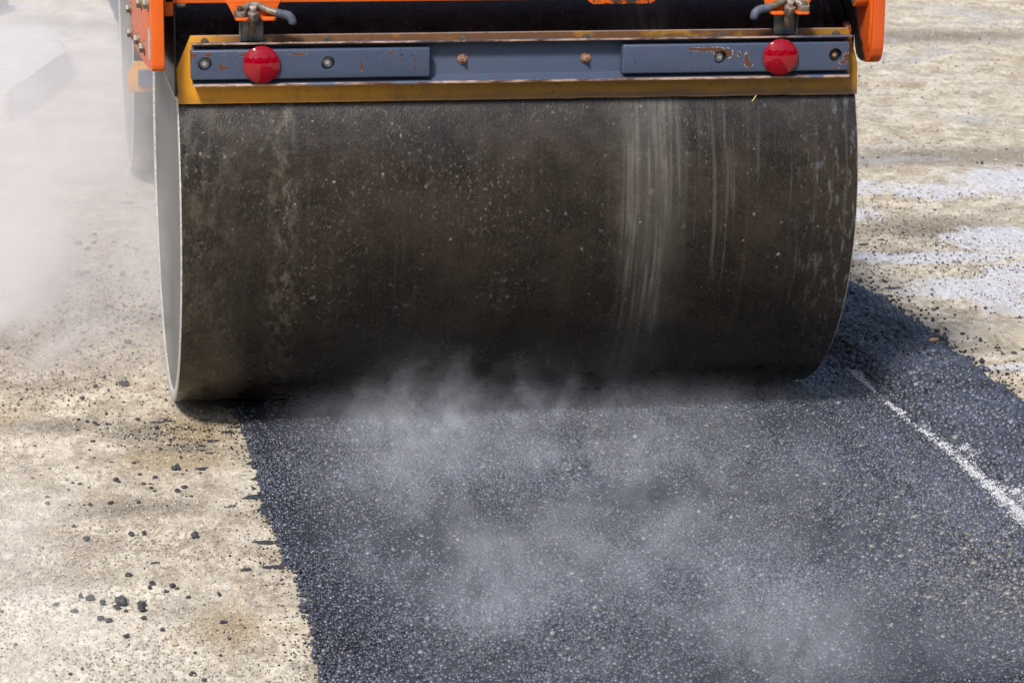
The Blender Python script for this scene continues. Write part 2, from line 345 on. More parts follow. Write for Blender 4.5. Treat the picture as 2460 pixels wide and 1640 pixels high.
def box(bm, x0, x1, y0, y1, z0, z1, bv=.0, seg=2):
    t = bmesh.new(); bmesh.ops.create_cube(t, size=1)
    for v in t.verts: v.co = Vector(((x0 + x1) / 2 + v.co.x * (x1 - x0), (y0 + y1) / 2 + v.co.y * (y1 - y0), (z0 + z1) / 2 + v.co.z * (z1 - z0)))
    bevel(t, t.edges[:], bv, seg); merge(bm, t)
def merge(bm, t):
    me = bpy.data.meshes.new('tmp'); t.to_mesh(me); t.free(); bm.from_mesh(me); bpy.data.meshes.remove(me)
def prism(bm, pts, axis, a, b, bv=0.0, seg=2):
    """extrude a 2-D outline: axis 'x' takes (y,z), axis 'y' takes (x,z), axis 'z' takes (x,y)"""
    t = bmesh.new()
    def P(q, s): return {'x': (s, q[0], q[1]), 'y': (q[0], s, q[1]), 'z': (q[0], q[1], s)}[axis]
    va = [t.verts.new(P(q, a)) for q in pts]; vb = [t.verts.new(P(q, b)) for q in pts]
    t.faces.new(va); t.faces.new(vb[::-1]); n = len(pts)
    for i in range(n): t.faces.new((va[i], vb[i], vb[(i + 1) % n], va[(i + 1) % n]))
    bmesh.ops.recalc_face_normals(t, faces=t.faces)
    bevel(t, t.edges[:], bv, seg); merge(bm, t)
def cyl(bm, p, d, r, h, n=24, bv=0.0, r2=None):
    """solid cylinder from p along d for h"""
    t = bmesh.new(); bmesh.ops.create_cone(t, cap_ends=True, segments=n, radius1=r, radius2=r if r2 is None else r2, depth=h)
    if bv: bevel(t, [e for e in t.edges if len(e.link_faces) == 2 and any(len(f.verts) > 4 for f in e.link_faces)], bv, 2)
    q = Vector((0, 0, 1)).rotation_difference(Vector(d).normalized())
    for v in t.verts: v.co = q @ (v.co + Vector((0, 0, h / 2))) + Vector(p)
    merge(bm, t)
def tube(bm, pts, rad, n=12, flat=(1, 1)):
    """swept tube through pts with radii rad (list or number); ends closed"""
    pts = [Vector(p) for p in pts]; rad = rad if isinstance(rad, (list, tuple)) else [rad] * len(pts)
    t = bmesh.new(); rings = []
    up = Vector((0, -1, 0))
    for i, p in enumerate(pts):
        d = (pts[min(i + 1, len(pts) - 1)] - pts[max(i - 1, 0)]).normalized()
        a = d.cross(up).normalized(); b = d.cross(a).normalized()
        rings.append([t.verts.new(p + (a * math.cos(2 * math.pi * k / n) * flat[0] + b * math.sin(2 * math.pi * k / n) * flat[1]) * rad[i]) for k in range(n)])
    for A, B in zip(rings, rings[1:]):
        for k in range(n): t.faces.new((A[k], A[(k + 1) % n], B[(k + 1) % n], B[k]))
    t.faces.new(rings[0][::-1]); t.faces.new(rings[-1])
    merge(bm, t)
def lathe(bm, prof, origin, axis='y', n=48):
    """prof: (radius, along) pairs about the axis"""
    t = bmesh.new(); rings = []
    def P(r, s, a):
        c, q = r * math.cos(a), r * math.sin(a)
        return Vector(origin) + (Vector((c, s, q)) if axis == 'y' else Vector((s, c, q)))
    for r, s in prof:
        rings.append([t.verts.new(P(r, s, 0))] if r < 1e-6 else [t.verts.new(P(r, s, 2 * math.pi * k / n)) for k in range(n)])
    for A, B in zip(rings, rings[1:]):
        for k in range(n):
            if len(A) == 1 and len(B) > 1: t.faces.new((A[0], B[k], B[(k + 1) % n]))
            elif len(B) == 1 and len(A) > 1: t.faces.new((A[k], A[(k + 1) % n], B[0]))
            elif len(A) > 1: t.faces.new((A[k], A[(k + 1) % n], B[(k + 1) % n], B[k]))
    merge(bm, t)
def cut(o, cutters):
    """subtract cutter meshes from o and keep the plain result"""
    for c in cutters:
        m = o.modifiers.new('cut', 'BOOLEAN'); m.operation = 'DIFFERENCE'; m.solver = 'EXACT'; m.object = c
    dg = bpy.context.evaluated_depsgraph_get(); dg.update()
    me = bpy.data.meshes.new_from_object(o.evaluated_get(dg)); o.modifiers.clear(); o.data = me
    me.polygons.foreach_set('use_smooth', [True] * len(me.polygons)); me.set_sharp_from_angle(angle=R(35))
    for c in cutters: bpy.data.objects.remove(c)

# ------------------------------------------------------------------ the ground and the new asphalt
EDGE_L, EDGE_R = .165, 2.225
def wob(y, seed, amp):
    y = np.asarray(y, float); r = np.random.default_rng(seed); o = np.zeros_like(y)
    for f in (1.3, 3.1, 7.7, 17, 37, 61): o += amp * np.sin(y * f * 2 + r.uniform(0, 6.28)) * r.uniform(.5, 1) / (f ** .55)
    return o
def edge_l(y): return -sum(a * np.exp(-((y - c) / s) ** 2) for c, s, a in ((-.67, .012, .030), (-.80, .020, .026), (-.955, .012, .045), (-1.06, .03, .018), (-1.30, .012, .022), (-1.46, .03, .02), (-1.75, .02, .018), (-.38, .02, .02))) + wob(y, 3, .015) + .006 * np.sin(y * 173 + 2 * np.sin(y * 31)) * np.sin(y * 47 + 1) + .005 * np.sin(y * 301 + 3 * np.sin(y * 57))
def grid_mesh(name, X, Y, Z, mat):
    ny, nx = X.shape
    me = bpy.data.meshes.new(name)
    co = np.stack([X, Y, Z], -1).reshape(-1, 3)
    i = np.arange(ny * nx).reshape(ny, nx)
    f = np.stack([i[:-1, :-1], i[:-1, 1:], i[1:, 1:], i[1:, :-1]], -1).reshape(-1, 4)
    fill(me, co, f); me.materials.append(mat)
    o = bpy.data.objects.new(name, me); col.objects.link(o); return o
def fill(me, co, f):
    me.vertices.add(len(co)); me.vertices.foreach_set('co', co.astype(np.float32).ravel())
    k = f.shape[1]
    me.loops.add(f.size); me.loops.foreach_set('vertex_index', f.astype(np.int32).ravel())
    me.polygons.add(len(f)); me.polygons.foreach_set('loop_start', np.arange(0, f.size, k, dtype=np.int32))
    me.update(calc_edges=True); me.validate()

xs = np.concatenate([-np.geomspace(400, 2, 14), np.linspace(-1.9, 6.2, 170), np.geomspace(6.6, 400, 14)])
ys = np.concatenate([[-60, -30, -14, -8], np.linspace(-6, 10, 220), np.geomspace(10.5, 900, 18)])
GX, GY = np.meshgrid(xs, ys)
lump = .004 * np.sin(GX * 5.1 + 1.3 * np.sin(GY * 2.3)) * np.sin(GY * 3.7 + .8) + .003 * np.sin(GX * 11.3 + GY * 4.1) * np.sin(GY * 9.7)
near = (np.abs(GX) < 7) & (np.abs(GY) < 11)
GZ = -.010 + np.where(near, lump * .6, 0)
g = grid_mesh('ground', GX, GY, GZ, M['ground']); g.data.polygons.foreach_set('use_smooth', [True] * len(g.data.polygons))
tag(g, 'pale tan milled road base strewn with sand and stains', 'ground', kind='structure')

def loose_h(x, y):
    """height of the uncompacted strip along the right edge"""
    x = np.asarray(x, float); el = 1.865 + wob(y, 5, .012); er = EDGE_R + wob(y, 11, .022)
    up = np.clip((x - el) / .07, 0, 1); dn = np.clip((er - x) / .10, 0, 1)
    s = (up * up * (3 - 2 * up)) * (dn * (2 - dn))
    return -.006 * (1 - np.minimum(up, 1)) * 0 + s * (.034 + wob(y + x * 3, 21, .006)) - .013 * (1 - dn)
ysr = np.concatenate([np.linspace(-6, -2.8, 60), np.linspace(-2.79, .5, 1100), np.linspace(.51, 6, 300), np.geomspace(6.1, 60, 30)])
fr = np.linspace(0, 1, 90)
RY, FR = np.meshgrid(ysr, fr, indexing='ij')
xl = EDGE_L + edge_l(ysr)[:, None]; xr = EDGE_R + wob(ysr, 11, .022)[:, None]
RX = xl + (xr - xl) * FR
RZ = np.where(RX - xl < .012, -.012 + np.clip((RX - xl) / .012, 0, 1) * .010, -.002) * 1.0
RZ = np.where(RX > 1.84, -.002 + loose_h(RX, RY) - .004, RZ)
road = grid_mesh('road', RX, RY, RZ, M['road']); tag(road, 'fresh black asphalt strip being rolled', 'road', kind='structure')

ico = bmesh.new(); bmesh.ops.create_icosphere(ico, subdivisions=1, radius=1)
ICO_V = np.array([v.co[:] for v in ico.verts]); ICO_F = np.array([[v.index for v in f.verts] for f in ico.faces]); ico.free()
def stones(name, pos, size, flat, colr, mat, r, tilt=.35):
    n = len(pos); V = np.repeat(ICO_V[None], n, 0)
    V = V * (1 + r.uniform(-.28, .28, (n, len(ICO_V), 1)))
    V[:, :, 0] *= r.uniform(.8, 1.35, (n, 1)); V[:, :, 2] *= flat[:, None]
    a = r.normal(0, tilt, n); ca, sa = np.cos(a)[:, None], np.sin(a)[:, None]
    y, z = V[:, :, 1].copy(), V[:, :, 2].copy(); V[:, :, 1] = y * ca - z * sa; V[:, :, 2] = y * sa + z * ca
    b = r.uniform(0, 2 * np.pi, n); cb, sb = np.cos(b)[:, None], np.sin(b)[:, None]
    x, y = V[:, :, 0].copy(), V[:, :, 1].copy(); V[:, :, 0] = x * cb - y * sb; V[:, :, 1] = x * sb + y * cb
    V = V * size[:, None, None] + pos[:, None, :]
    F = (ICO_F[None] + (np.arange(n) * len(ICO_V))[:, None, None]).reshape(-1, 3)
    me = bpy.data.meshes.new(name); fill(me, V.reshape(-1, 3), F)
    at = me.color_attributes.new('tint', 'FLOAT_COLOR', 'POINT')
    c4 = np.ones((n, len(ICO_V), 4), np.float32); c4[:, :, :3] = colr[:, None, :]
    at.data.foreach_set('color', c4.ravel()); me.materials.append(mat)
    o = bpy.data.objects.new(name, me); col.objects.link(o); return o
def cheap_noise(x, y, seed, f):
    r = np.random.default_rng(seed); o = np.zeros_like(x)
    for _ in range(9):
        a = r.uniform(0, 6.28); k = f * r.uniform(.5, 2); o += np.sin((x * np.cos(a) + y * np.sin(a)) * k + r.uniform(0, 6.28))
    return o / 3.0
def chalk(x, y):
    """how far the dusty white rake line covers a stone"""
    br = cheap_noise(x * 3, y, 41, 14)
    amt = np.interp(-y, [.03, .08, .14, .20, .25, .29, .35, .39, .48, .53, .58, .66, .75, .85, 1.0, 3], [0, .6, .9, .8, .25, .03, .03, .8, .85, .25, .5, .7, .8, .8, 1, 1])
    wd = np.interp(-y, [0, .25, .8, 1.4, 3], [.010, .005, .009, .014, .018])
    m = np.exp(-((x - 1.866 - .005 * np.sin(y * 5)) / wd) ** 2) * np.clip(amt + br * .6 * (amt > .1), 0, 1)
    m2 = np.exp(-((x - 1.902 - .005 * np.sin(y * 4 + 1)) / (wd * .8)) ** 2) * np.clip(.50 + br * .9, 0, 1) * (y < -.86)
    m3 = np.exp(-((x - 1.70) / .012) ** 2) * np.exp(-((y + .06) / .05) ** 2)
    return np.clip(m + m2 + .8 * m3, 0, 1)
def aggregate_colour(x, y, r, tanbase):
    n = len(x); b = r.lognormal(0, .34, n)[:, None]
    c = np.array([.054, .060, .081]) * b * np.clip(1 + .30 * cheap_noise(x, y, 91, 4.5) + .18 * cheap_noise(x, y, 92, 14), .45, 1.7)[:, None]
    tanp = tanbase + .10 * np.exp(-((x - .36) / .10) ** 2 - ((y + .72) / .16) ** 2) + .16 * np.exp(-((x - 1.055 - (y + .55) * -.05) / .045) ** 2 - ((y + .62) / .28) ** 2) + .40 * np.exp(-((x - 1.72) / .26) ** 2 - ((y + 1.80) / .38) ** 2) + .10 * np.exp(-((x - 1.45) / .3) ** 2 - ((y + 1.25) / .3) ** 2)
    t = r.random(n) < tanp
    c[t] = np.array([.26, .243, .21]) * r.uniform(.3, .95, (t.sum(), 1))
    g = r.random(n) < .012
    c[g] = np.array([.20, .205, .22]) * r.uniform(.5, 1.3, (g.sum(), 1))  # a few paler stones, sparkle put into their colour
    cm = np.exp(-((x - 1.685 + .01 * np.sin(y * 7)) / .004) ** 2) * (np.sin(y * 9 + 1.0) > -.1) * (y < -.05) * (y > -1.0)
    tm = r.random(n) < cm * .35
    c[tm] = np.array([.42, .37, .29])
    return c
# compacted mat: stones pressed flush, coarser to the right of the drum's track
N1 = 150000
x = rng.uniform(EDGE_L - .005, 1.90, N1); y = rng.uniform(-2.75, .15, N1)
keep = x > EDGE_L + edge_l(y) + rng.normal(.0, .005, N1); x, y = x[keep], y[keep]
sz = np.where(x > 1.69, rng.uniform(.004, .0085, len(x)), rng.uniform(.0024, .0052, len(x)) * (1 + .7 * (rng.random(len(x)) < .08)))
z = -.0030 + rng.normal(-.0006, .0020, len(x)) + np.where(x > 1.69, .0015, 0) + .0015 * cheap_noise(x, y, 77, 9)
cc = aggregate_colour(x, y, rng, .018)
# lime dust caught on top of the stones along the rake line
xd = rng.uniform(1.80, 1.96, 110000); yd = rng.uniform(-2.6, .02, 110000); kd = rng.random(110000) < chalk(xd, yd); xd, yd = xd[kd], yd[kd]; nd_ = len(xd)
zd = np.maximum(loose_h(xd, yd), -.001) + np.where(xd > 1.85, .0075, .0035) + rng.uniform(-.0015, .0035, nd_)
ag = stones('asphalt_aggregate', np.concatenate([np.stack([x, y, z], -1), np.stack([xd, yd, zd], -1)]), np.concatenate([sz, rng.uniform(.0010, .0030, nd_)]), np.concatenate([rng.uniform(.6, 1.0, len(x)), rng.uniform(.25, .6, nd_)]),
            np.concatenate([cc, np.array([.80, .81, .84]) * rng.uniform(.6, 1.05, (nd_, 1))]), M['stone'], rng, .7)
tag(ag, 'coated stones pressed into the rolled black asphalt', 'asphalt', kind='stuff')
# loose strip: bigger stones, unpressed, spilling over the edge
N2 = 42000
y = rng.uniform(-2.2, 3.2, N2); er = EDGE_R + wob(y, 11, .022)
x = 1.85 + (er - 1.85) * rng.beta(1.05, 1.0, N2) + np.where(rng.random(N2) < .05, np.abs(rng.normal(0, .025, N2)), 0)
z = loose_h(x, y) + rng.uniform(-.008, .004, N2)
z = np.where(x > er, -.006, z)
keep = rng.random(N2) < np.where(y > 1.2, .35, 1)
x, y, z = x[keep], y[keep], z[keep]
lo = stones('loose_asphalt', np.stack([x, y, z], -1), rng.uniform(.0055, .0125, len(x)), rng.uniform(.55, .95, len(x)), aggregate_colour(x, y, rng, .004) * 1.1, M['loose'], rng, .8)
tag(lo, 'loose unrolled black asphalt along the right edge', 'asphalt', kind='stuff')
# crumbs and grit on the base
def crumbs():
    P = []; S = []
    r = np.random.default_rng(19)
    def add(n, fx, fy, s0, s1): P.append(np.stack([fx(n), fy(n)], -1)); S.append(r.uniform(s0, s1, n) ** 1.0)
    add(520, lambda n: EDGE_L - np.abs(r.exponential(.03, n)), lambda n: r.uniform(-2.3, -.1, n), .0012, .0034)
    add(1500, lambda n: r.uniform(-.47, .16, n), lambda n: r.uniform(-2.3, -.1, n), .0008, .0021)
    add(500, lambda n: r.normal(-.05, .10, n), lambda n: r.normal(-.38, .13, n), .001, .0036)
    add(700, lambda n: r.uniform(-.45, .02, n), lambda n: r.uniform(-.1, 1.6, n), .0012, .0040)
    add(330, lambda n: r.normal(-.16, .12, n), lambda n: r.normal(1.0, .22, n), .0015, .0062)
    add(600, lambda n: EDGE_R + np.abs(r.exponential(.05, n)), lambda n: r.uniform(-.6, 1.6, n), .0015, .006)
    add(1500, lambda n: r.uniform(2.2, 3.4, n), lambda n: r.uniform(-.3, 2.2, n), .0012, .0036)
    add(1000, lambda n: r.normal(2.62, .2, n), lambda n: r.uniform(1.2, 2.6, n), .0012, .0038)
    add(700, lambda n: r.uniform(2.2, 5.2, n), lambda n: r.uniform(2.2, 8, n), .0015, .005)
    nd = sum(len(q) for q in S)
    add(8000, lambda n: r.uniform(-.47, .17, n), lambda n: -.1 - 2.3 * r.random(n) ** .8, .0009, .0034)
    add(2500, lambda n: r.uniform(-.45, .02, n), lambda n: r.uniform(-.1, 2.2, n), .0015, .0045)
    add(3000, lambda n: r.uniform(2.2, 3.6, n), lambda n: r.uniform(-.4, 2.6, n), .0012, .0042)
    add(6000, lambda n: r.uniform(2.4, 5.4, n), lambda n: r.uniform(2.4, 8.4, n), .002, .007)
    P = np.concatenate(P); S = np.concatenate(S); dark = np.arange(len(S)) < nd
    ok = (P[:, 0] < EDGE_L) | (P[:, 0] > EDGE_R); P, S, dark = P[ok], S[ok], dark[ok]; n = len(P)
    c = np.array([.022, .022, .026]) * r.lognormal(0, .35, n)[:, None]
    lt = ~dark; c[lt] = np.array([.50, .44, .345]) * r.lognormal(0, .24, (lt.sum(), 1)).clip(.35, 1.6)
    t = (r.random(n) < .12) & dark; c[t] = np.array([.36, .28, .18]) * r.uniform(.4, 1.5, (t.sum(), 1))
    z = -.010 + S * np.where(dark, .35, .10) + .001
    return stones('asphalt_crumbs', np.stack([P[:, 0], P[:, 1], z], -1), S, r.uniform(.5, .9, n), c, M['crumb'], r, .5)
tag(crumbs(), 'fine dark grit and asphalt crumbs on the tan base', 'grit', kind='stuff')

# ------------------------------------------------------------------ the roller
DR, DW = .6107, 1.6826
roller = bpy.data.objects.new('road_roller', None); col.objects.link(roller); roller.location = ORG
tag(roller, 'orange tandem road roller with a dark steel drum pressing fresh asphalt', 'road roller')

def drum(name, x0, yc):
    n = 160; bm = bmesh.new(); uvl = bm.loops.layers.uv.new('UVMap')
    prof = [(x0 + .004, DR - .030), (x0, DR - .004), (x0 + .003, DR), (x0 + DW * .25, DR), (x0 + DW * .5, DR), (x0 + DW * .75, DR), (x0 + DW - .003, DR), (x0 + DW, DR - .004), (x0 + DW - .004, DR - .030)]
    rings = []
    for X_, r_ in prof: rings.append([bm.verts.new((X_, yc - r_ * math.sin(2 * math.pi * k / n), DR - r_ * math.cos(2 * math.pi * k / n))) for k in range(n)])
    # v is metres of arc from the road up the front
    for i in range(len(prof) - 1):
        for k in range(n):
            k1 = (k + 1) % n; f = bm.faces.new((rings[i][k], rings[i][k1], rings[i + 1][k1], rings[i + 1][k]))
            for lp, (ii, kk) in zip(f.loops, ((i, k), (i, k + 1), (i + 1, k + 1), (i + 1, k))):
                lp[uvl].uv = (prof[ii][0] - x0, DR * 2 * math.pi * kk / n)
    o = finish(bm, name, M['drum'], roller, smooth=40)
    for s, xa in ((1, x0), (-1, x0 + DW)):
        bm = bmesh.new(); lathe(bm, [(0, s * .016), (DR - .055, s * .014), (DR - .030, s * .004)], (xa, yc, DR), 'x', 96)
        finish(bm, 'end_disc', M['disc'], o, smooth=30)
        bm = bmesh.new(); lathe(bm, [(DR - .034, s * .008), (DR - .026, -s * .0006), (DR - .0035, -s * .0006), (DR - .0006, s * .0022)], (xa, yc, DR), 'x', 160)
        finish(bm, 'rim_lip', M['edge'], o, smooth=60)
    return o
drum('front_drum', 0.0, 0.0)

# scraper: amber blade, channel that clamps it, two bolt-on boxes with reflectors
BY = -.572                                # front face of the blade
bm = bmesh.new()
out = [(0.0, .8622), (-.0033, .9455), (.0325, 1.0250), (1.6539, 1.0248), (1.6806, .9375), (1.6826, .8606)]
lower = []
rr = random.Random(4)
for i in range(1, 60):
    t_ = 1 - i / 60; xx = t_ * 1.6826
    lower.append((xx, .8622 - .0016 * t_ + (rr.uniform(-.0012, .0010) if xx > .9 else rr.uniform(-.0003, .0003))))
prism(bm, out + lower, 'y', BY, BY + .014, .0)
bevel(bm, [e for e in bm.edges if abs(e.verts[0].co.y - e.verts[1].co.y) < 1e-5 and max(e.verts[0].co.z, e.verts[1].co.z) > .9 and e.calc_length() > .02], .0018, 2)
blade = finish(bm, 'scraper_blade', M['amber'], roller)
NUTX = (.0655, .359, .688, .9915, 1.3275, 1.621)
for xx in NUTX:
    bm = bmesh.new(); cyl(bm, (xx, BY + .001, 1.0105), (0, -1, 0), .0095, .012, 20, .0012)
    finish(bm, 'stud', M['darkbolt'], blade)
bm = bmesh.new()
prism(bm, [(BY - .0005, 1.0045), (BY - .0360, 1.0072), (BY - .0360, 1.0118), (BY - .0005, 1.0092)], 'x', .0345, 1.655, .0008)      # upper flange
prism(bm, [(BY - .0005, .9180), (BY - .0360, .9075), (BY - .0360, .9125), (BY - .0060, .9255), (BY - .0060, 1.0040), (BY - .0005, 1.0040)], 'x', .0345, 1.650, .0008)      # web and lower flange
chan = finish(bm, 'clamp_channel', M['lip'], roller)
for xx, zz in ((.686, .9625), (.9895, .9605)):
    bm = bmesh.new(); cyl(bm, (xx, BY - .006, zz), (0, -1, 0), .0128, .0035, 28, .0008); cyl(bm, (xx, BY - .0095, zz), (0, -1, 0), .0086, .006, 6, .0008); cyl(bm, (xx + .001, BY - .0155, zz - .001), (0, -1, 0), .0042, .007, 16, .0006)
    finish(bm, 'bolt', M['rust'], chan)
FY = -.612                                # front face of the boxes
def bumper(x0, x1, holes, lens, rustyhole=None):
    bm = bmesh.new(); box(bm, x0, x1, FY, BY - .0065, .9245, .9955, .0045, 3)
    o = finish(bm, 'bumper_box', M['blue'], roller)
    cs = []
    for hx, hz in holes:
        t = bmesh.new(); cyl(t, (hx, FY - .005, hz), (0, 1, 0), .0165, .030, 40); c = finish(t, 'cutter', None); c.data.transform(Matrix.Translation(-ORG)); c.parent = roller; cs.append(c)
    cut(o, cs)
    for hx, hz in holes:
        m = M['rust'] if (hx, hz) == rustyhole else M['zinc']
        bm = bmesh.new(); cyl(bm, (hx, FY + .0248, hz), (0, -1, 0), .0142, .003, 32, .0006); cyl(bm, (hx, FY + .0218, hz), (0, -1, 0), .0098, .0085, 6, .0010); cyl(bm, (hx, FY + .0133, hz), (0, -1, 0), .0058, .004, 24, .0010)
        finish(bm, 'bolt', m, o)
    bm = bmesh.new()
    cyl(bm, (lens[0], FY, lens[1]), (0, -1, 0), .0430, .004, 64, .0008)
    base = finish(bm, 'reflector', M['lens'], o)
    me = base.data
    bm = bmesh.new(); bm.from_mesh(me)
    lp = [(.0446, .001), (.0448, .006), (.0438, .0085), (.0420, .0096)] + [(.0373 + .0035 * math.sin(a), .0127 - .0035 + .0035 * math.cos(a) - .0004) for a in np.linspace(1.25, .5, 5)] + [(.0812 * math.sin(a), .0123 + .0812 * (math.cos(a) - math.cos(.4775))) for a in np.linspace(.4775, 0, 12)][:-1] + [(0, .0123 + .0812 * (1 - math.cos(.4775)))]
    lathe(bm, [(r_, -s_) for r_, s_ in lp], (lens[0] - ORG.x, FY, lens[1]), 'y', 64)
    bmesh.ops.recalc_face_normals(bm, faces=bm.faces); bm.to_mesh(me); bm.free()
    me.polygons.foreach_set('use_smooth', [True] * len(me.polygons)); me.set_sharp_from_angle(angle=R(40))
    return o
bumper(.0300, .6020, [(.0632, .9630), (.3560, .9618)], (.1966, .9602))
bx = bumper(1.0755, 1.6475, [(1.3195, .9620), (1.6110, .9640)], (1.4700, .9612), (1.6110, .9640))
bx['label'] = 'box with flaking paint over its top edge and one rusty bolt'

# hanger tabs and quick latches, the right one mirrored
def latch(mx):
    def X(v): return mx(v)
    def XP(pts): return [(X(a), *b) for a, *b in pts]
    bm = bmesh.new()
    tri = [(.118, 1.1045), (.2405, 1.1045), (.2370, 1.092), (.2330, 1.073), (.2285, 1.0695), (.1405, 1.0695), (.1335, 1.074)]
    prism(bm, XP(tri), 'y', -.606, -.600, .0008)
    for a, b in ((.1335, .1660), (.1965, .2300)):
        t = [(a, -.606), (b, -.606), (b, -.644), (b - .006, -.652), (a + .006, -.652), (a, -.644)]
        prism(bm, [(X(q[0]), q[1]) for q in t], 'z', 1.0690, 1.0755, .0015)
    tab = finish(bm, 'hanger_tab', M['orange'], roller)
    bm = bmesh.new(); cyl(bm, (X(.1460), -.629, 1.0755), (0, -.25, 1), .0148, .0165, 32, .0018)
    arc = [(.1460, -.629, 1.0870), (.1540, -.622, 1.0935), (.1640, -.616, 1.0995), (.1770, -.612, 1.1035), (.1900, -.612, 1.1015), (.2030, -.615, 1.0945), (.2180, -.620, 1.0885), (.2320, -.625, 1.0845)]
    tube(bm, XP(arc), [.010, .0085, .008, .008, .0085, .0085, .0088, .0088], 14, (1, 1.1))
    lev = finish(bm, 'latch_lever', M['iron'], roller)
    bm = bmesh.new()
    gp = [(.2300, -.625, 1.0850), (.2360, -.625, 1.0832), (.2440, -.626, 1.0815), (.2520, -.627, 1.0805), (.2600, -.628, 1.0780), (.2665, -.629, 1.0720), (.2695, -.630, 1.0650), (.2700, -.630, 1.0590), (.2700, -.630, 1.0560)]
    tube(bm, XP(gp), [.0098, .0106, .0106, .0105, .0108, .0108, .0102, .0095, .0062], 18, (1, 1.0))
    finish(bm, 'handle_grip', M['grip'], lev, smooth=60)
    bm = bmesh.new(); cyl(bm, (X(.1455), -.633, 1.091), (0, -.25, 1), .0078, .0110, 6, .0010)
    finish(bm, 'pivot_bolt', M['darkbolt'] if mx(0) == 0 else M['iron'], lev)
    ax = Vector((0, -.52, 1)).normalized()
    bm = bmesh.new(); foot = Vector((X(.1772), -.592, 1.0350)); cyl(bm, foot, ax, .0090, .062, 24)
    rod = finish(bm, 'latch_rod', M['rod'], roller)
    bm = bmesh.new(); cyl(bm, foot + ax * .036, ax, .0128, .006, 6, .001, .0150); cyl(bm, foot + ax * .042, ax, .0152, .0165, 6, .0015)
    finish(bm, 'nut', M['iron'], rod)
    bm = bmesh.new(); cyl(bm, foot + ax * .0585, ax, .0112, .002, 28, .0005); cyl(bm, foot + ax * .0605, ax, .0086, .0125, 28, .0014)
    finish(bm, 'bolt_end', M['zinc'], rod)
    bm = bmesh.new(); prism(bm, XP([(.1480, 1.012), (.2050, 1.012), (.2052, 1.058), (.2010, 1.066), (.1500, 1.066), (.1475, 1.060)]), 'y', -.5795, -.5745, .0010)
    prism(bm, XP([(.1475, 1.012), (.1500, 1.012), (.1500, 1.064), (.1475, 1.060)]), 'y', -.590, -.5745, .0006)
    finish(bm, 'latch_bracket', M['plate'], roller)
latch(lambda v: v)
latch(lambda v: 1.6660 - v)

# orange cross beam over the drum, side plates, lugs
bm = bmesh.new(); box(bm, -.030, 1.6840, -.600, -.470, 1.1050, 1.335, .004); box(bm, -.028, 1.682, -.598, -.405, 1.3355, 1.36, .003)  # second box: unseen plate added to keep sky light off the drum
for a, b in ((.118, .2405), (1.4255, 1.5480)): prism(bm, [(a - .003, 1.112), (b + .003, 1.112), (b + .002, 1.1035), (a - .002, 1.1035)], 'y', -.6055, -.598, .0008)
beam = finish(bm, 'cross_beam', M['orange'], roller)
bm = bmesh.new(); prism(bm, [(.985, 1.125), (1.158, 1.125), (1.154, 1.1015), (1.143, 1.0945), (1.000, 1.0945), (.989, 1.1015)], 'y', -.6060, -.5985, .0012)
finish(bm, 'step_tab', M['orange_dirty'], roller)
bm = bmesh.new()
prism(bm, [(-.665, 1.5), (-.665, .968), (-.6625, .9590), (-.655, .9535), (-.645, .9515), (-.250, .9180), (.036, .9015), (.300, .8880), (.345, .8930), (.460, .940), (.525, .985), (.62, 1.5)], 'x', -.0645, -.0345, .0022, 3)
lf = finish(bm, 'side_plate', M['orange'], roller)
bm = bmesh.new(); prism(bm, [(-.600, 1.44), (-.600, 1.082), (-.597, 1.0765), (-.590, 1.0745), (.40, 1.0745), (.40, 1.44)], 'x', -.0305, -.0085, .002, 3)
lug = finish(bm, 'inner_plate', M['orange'], roller)
for (yy, zz, r_) in ((.405, .972, .016), (.355, .915, .018), (-.330, .9655, .017), (-.045, .948, .017), (-.215, 1.062, .017), (-.560, 1.101, .017), (.12, 1.06, .017)):
    bm = bmesh.new(); cyl(bm, (-.0645, yy, zz), (-1, 0, 0), r_ * 1.15, .003, 24, .0006); cyl(bm, (-.0675, yy, zz), (-1, 0, 0), r_ * .8, .011, 6, .0012)
    finish(bm, 'bolt', M['iron'], lf)
bm = bmesh.new(); box(bm, -.0665, -.0640, -.610, -.545, .972, 1.043, .0006)
finish(bm, 'slot_cover', M['zinc'], lf)
bm = bmesh.new(); cyl(bm, (.000, -.595, 1.1005), (1, 0, 0), .006, .020, 16, .0008); finish(bm, 'bolt', M['darkbolt'], beam)
bm = bmesh.new()
prism(bm, [(-.665, 1.5), (-.665, 1.005), (-.663, .985), (-.657, .968), (-.648, .956), (-.634, .949), (-.615, .9455), (-.570, .944), (-.548, .947), (-.530, .956), (-.519, .972), (-.512, .992), (-.500, 1.03), (-.468, 1.12), (-.40, 1.5)], 'x', 1.6875, 1.7170, .0026, 3)
arm = finish(bm, 'side_plate', M['arm'], roller); arm['label'] = 'greasy orange arm with a rounded foot'
bm = bmesh.new(); prism(bm, [(-.654, 1.5), (-.654, 1.045), (-.645, .995), (-.634, .976), (-.622, .985), (-.628, 1.06), (-.632, 1.5)], 'x', 1.684, 1.690, .002); finish(bm, 'stiffener', M['orange'], arm)
bm = bmesh.new(); cyl(bm, (1.655, -.600, 1.1085), (1, 0, 0), .0270, .036, 40, .003); boss = finish(bm, 'pin_boss', M['orange'], arm)
bm = bmesh.new(); cyl(bm, (1.6535, -.600, 1.1085), (1, 0, 0), .0190, .004, 32, .001); finish(bm, 'pin', M['iron'], boss)
bm = bmesh.new(); prism(bm, [(-.527 + .024 * math.cos(a), .992 + .045 * math.sin(a)) for a in np.linspace(0, 2 * math.pi, 28, endpoint=False)], 'x', 1.6560, 1.6690, .002); finish(bm, 'support_lug', M['orange_dirty'], roller)
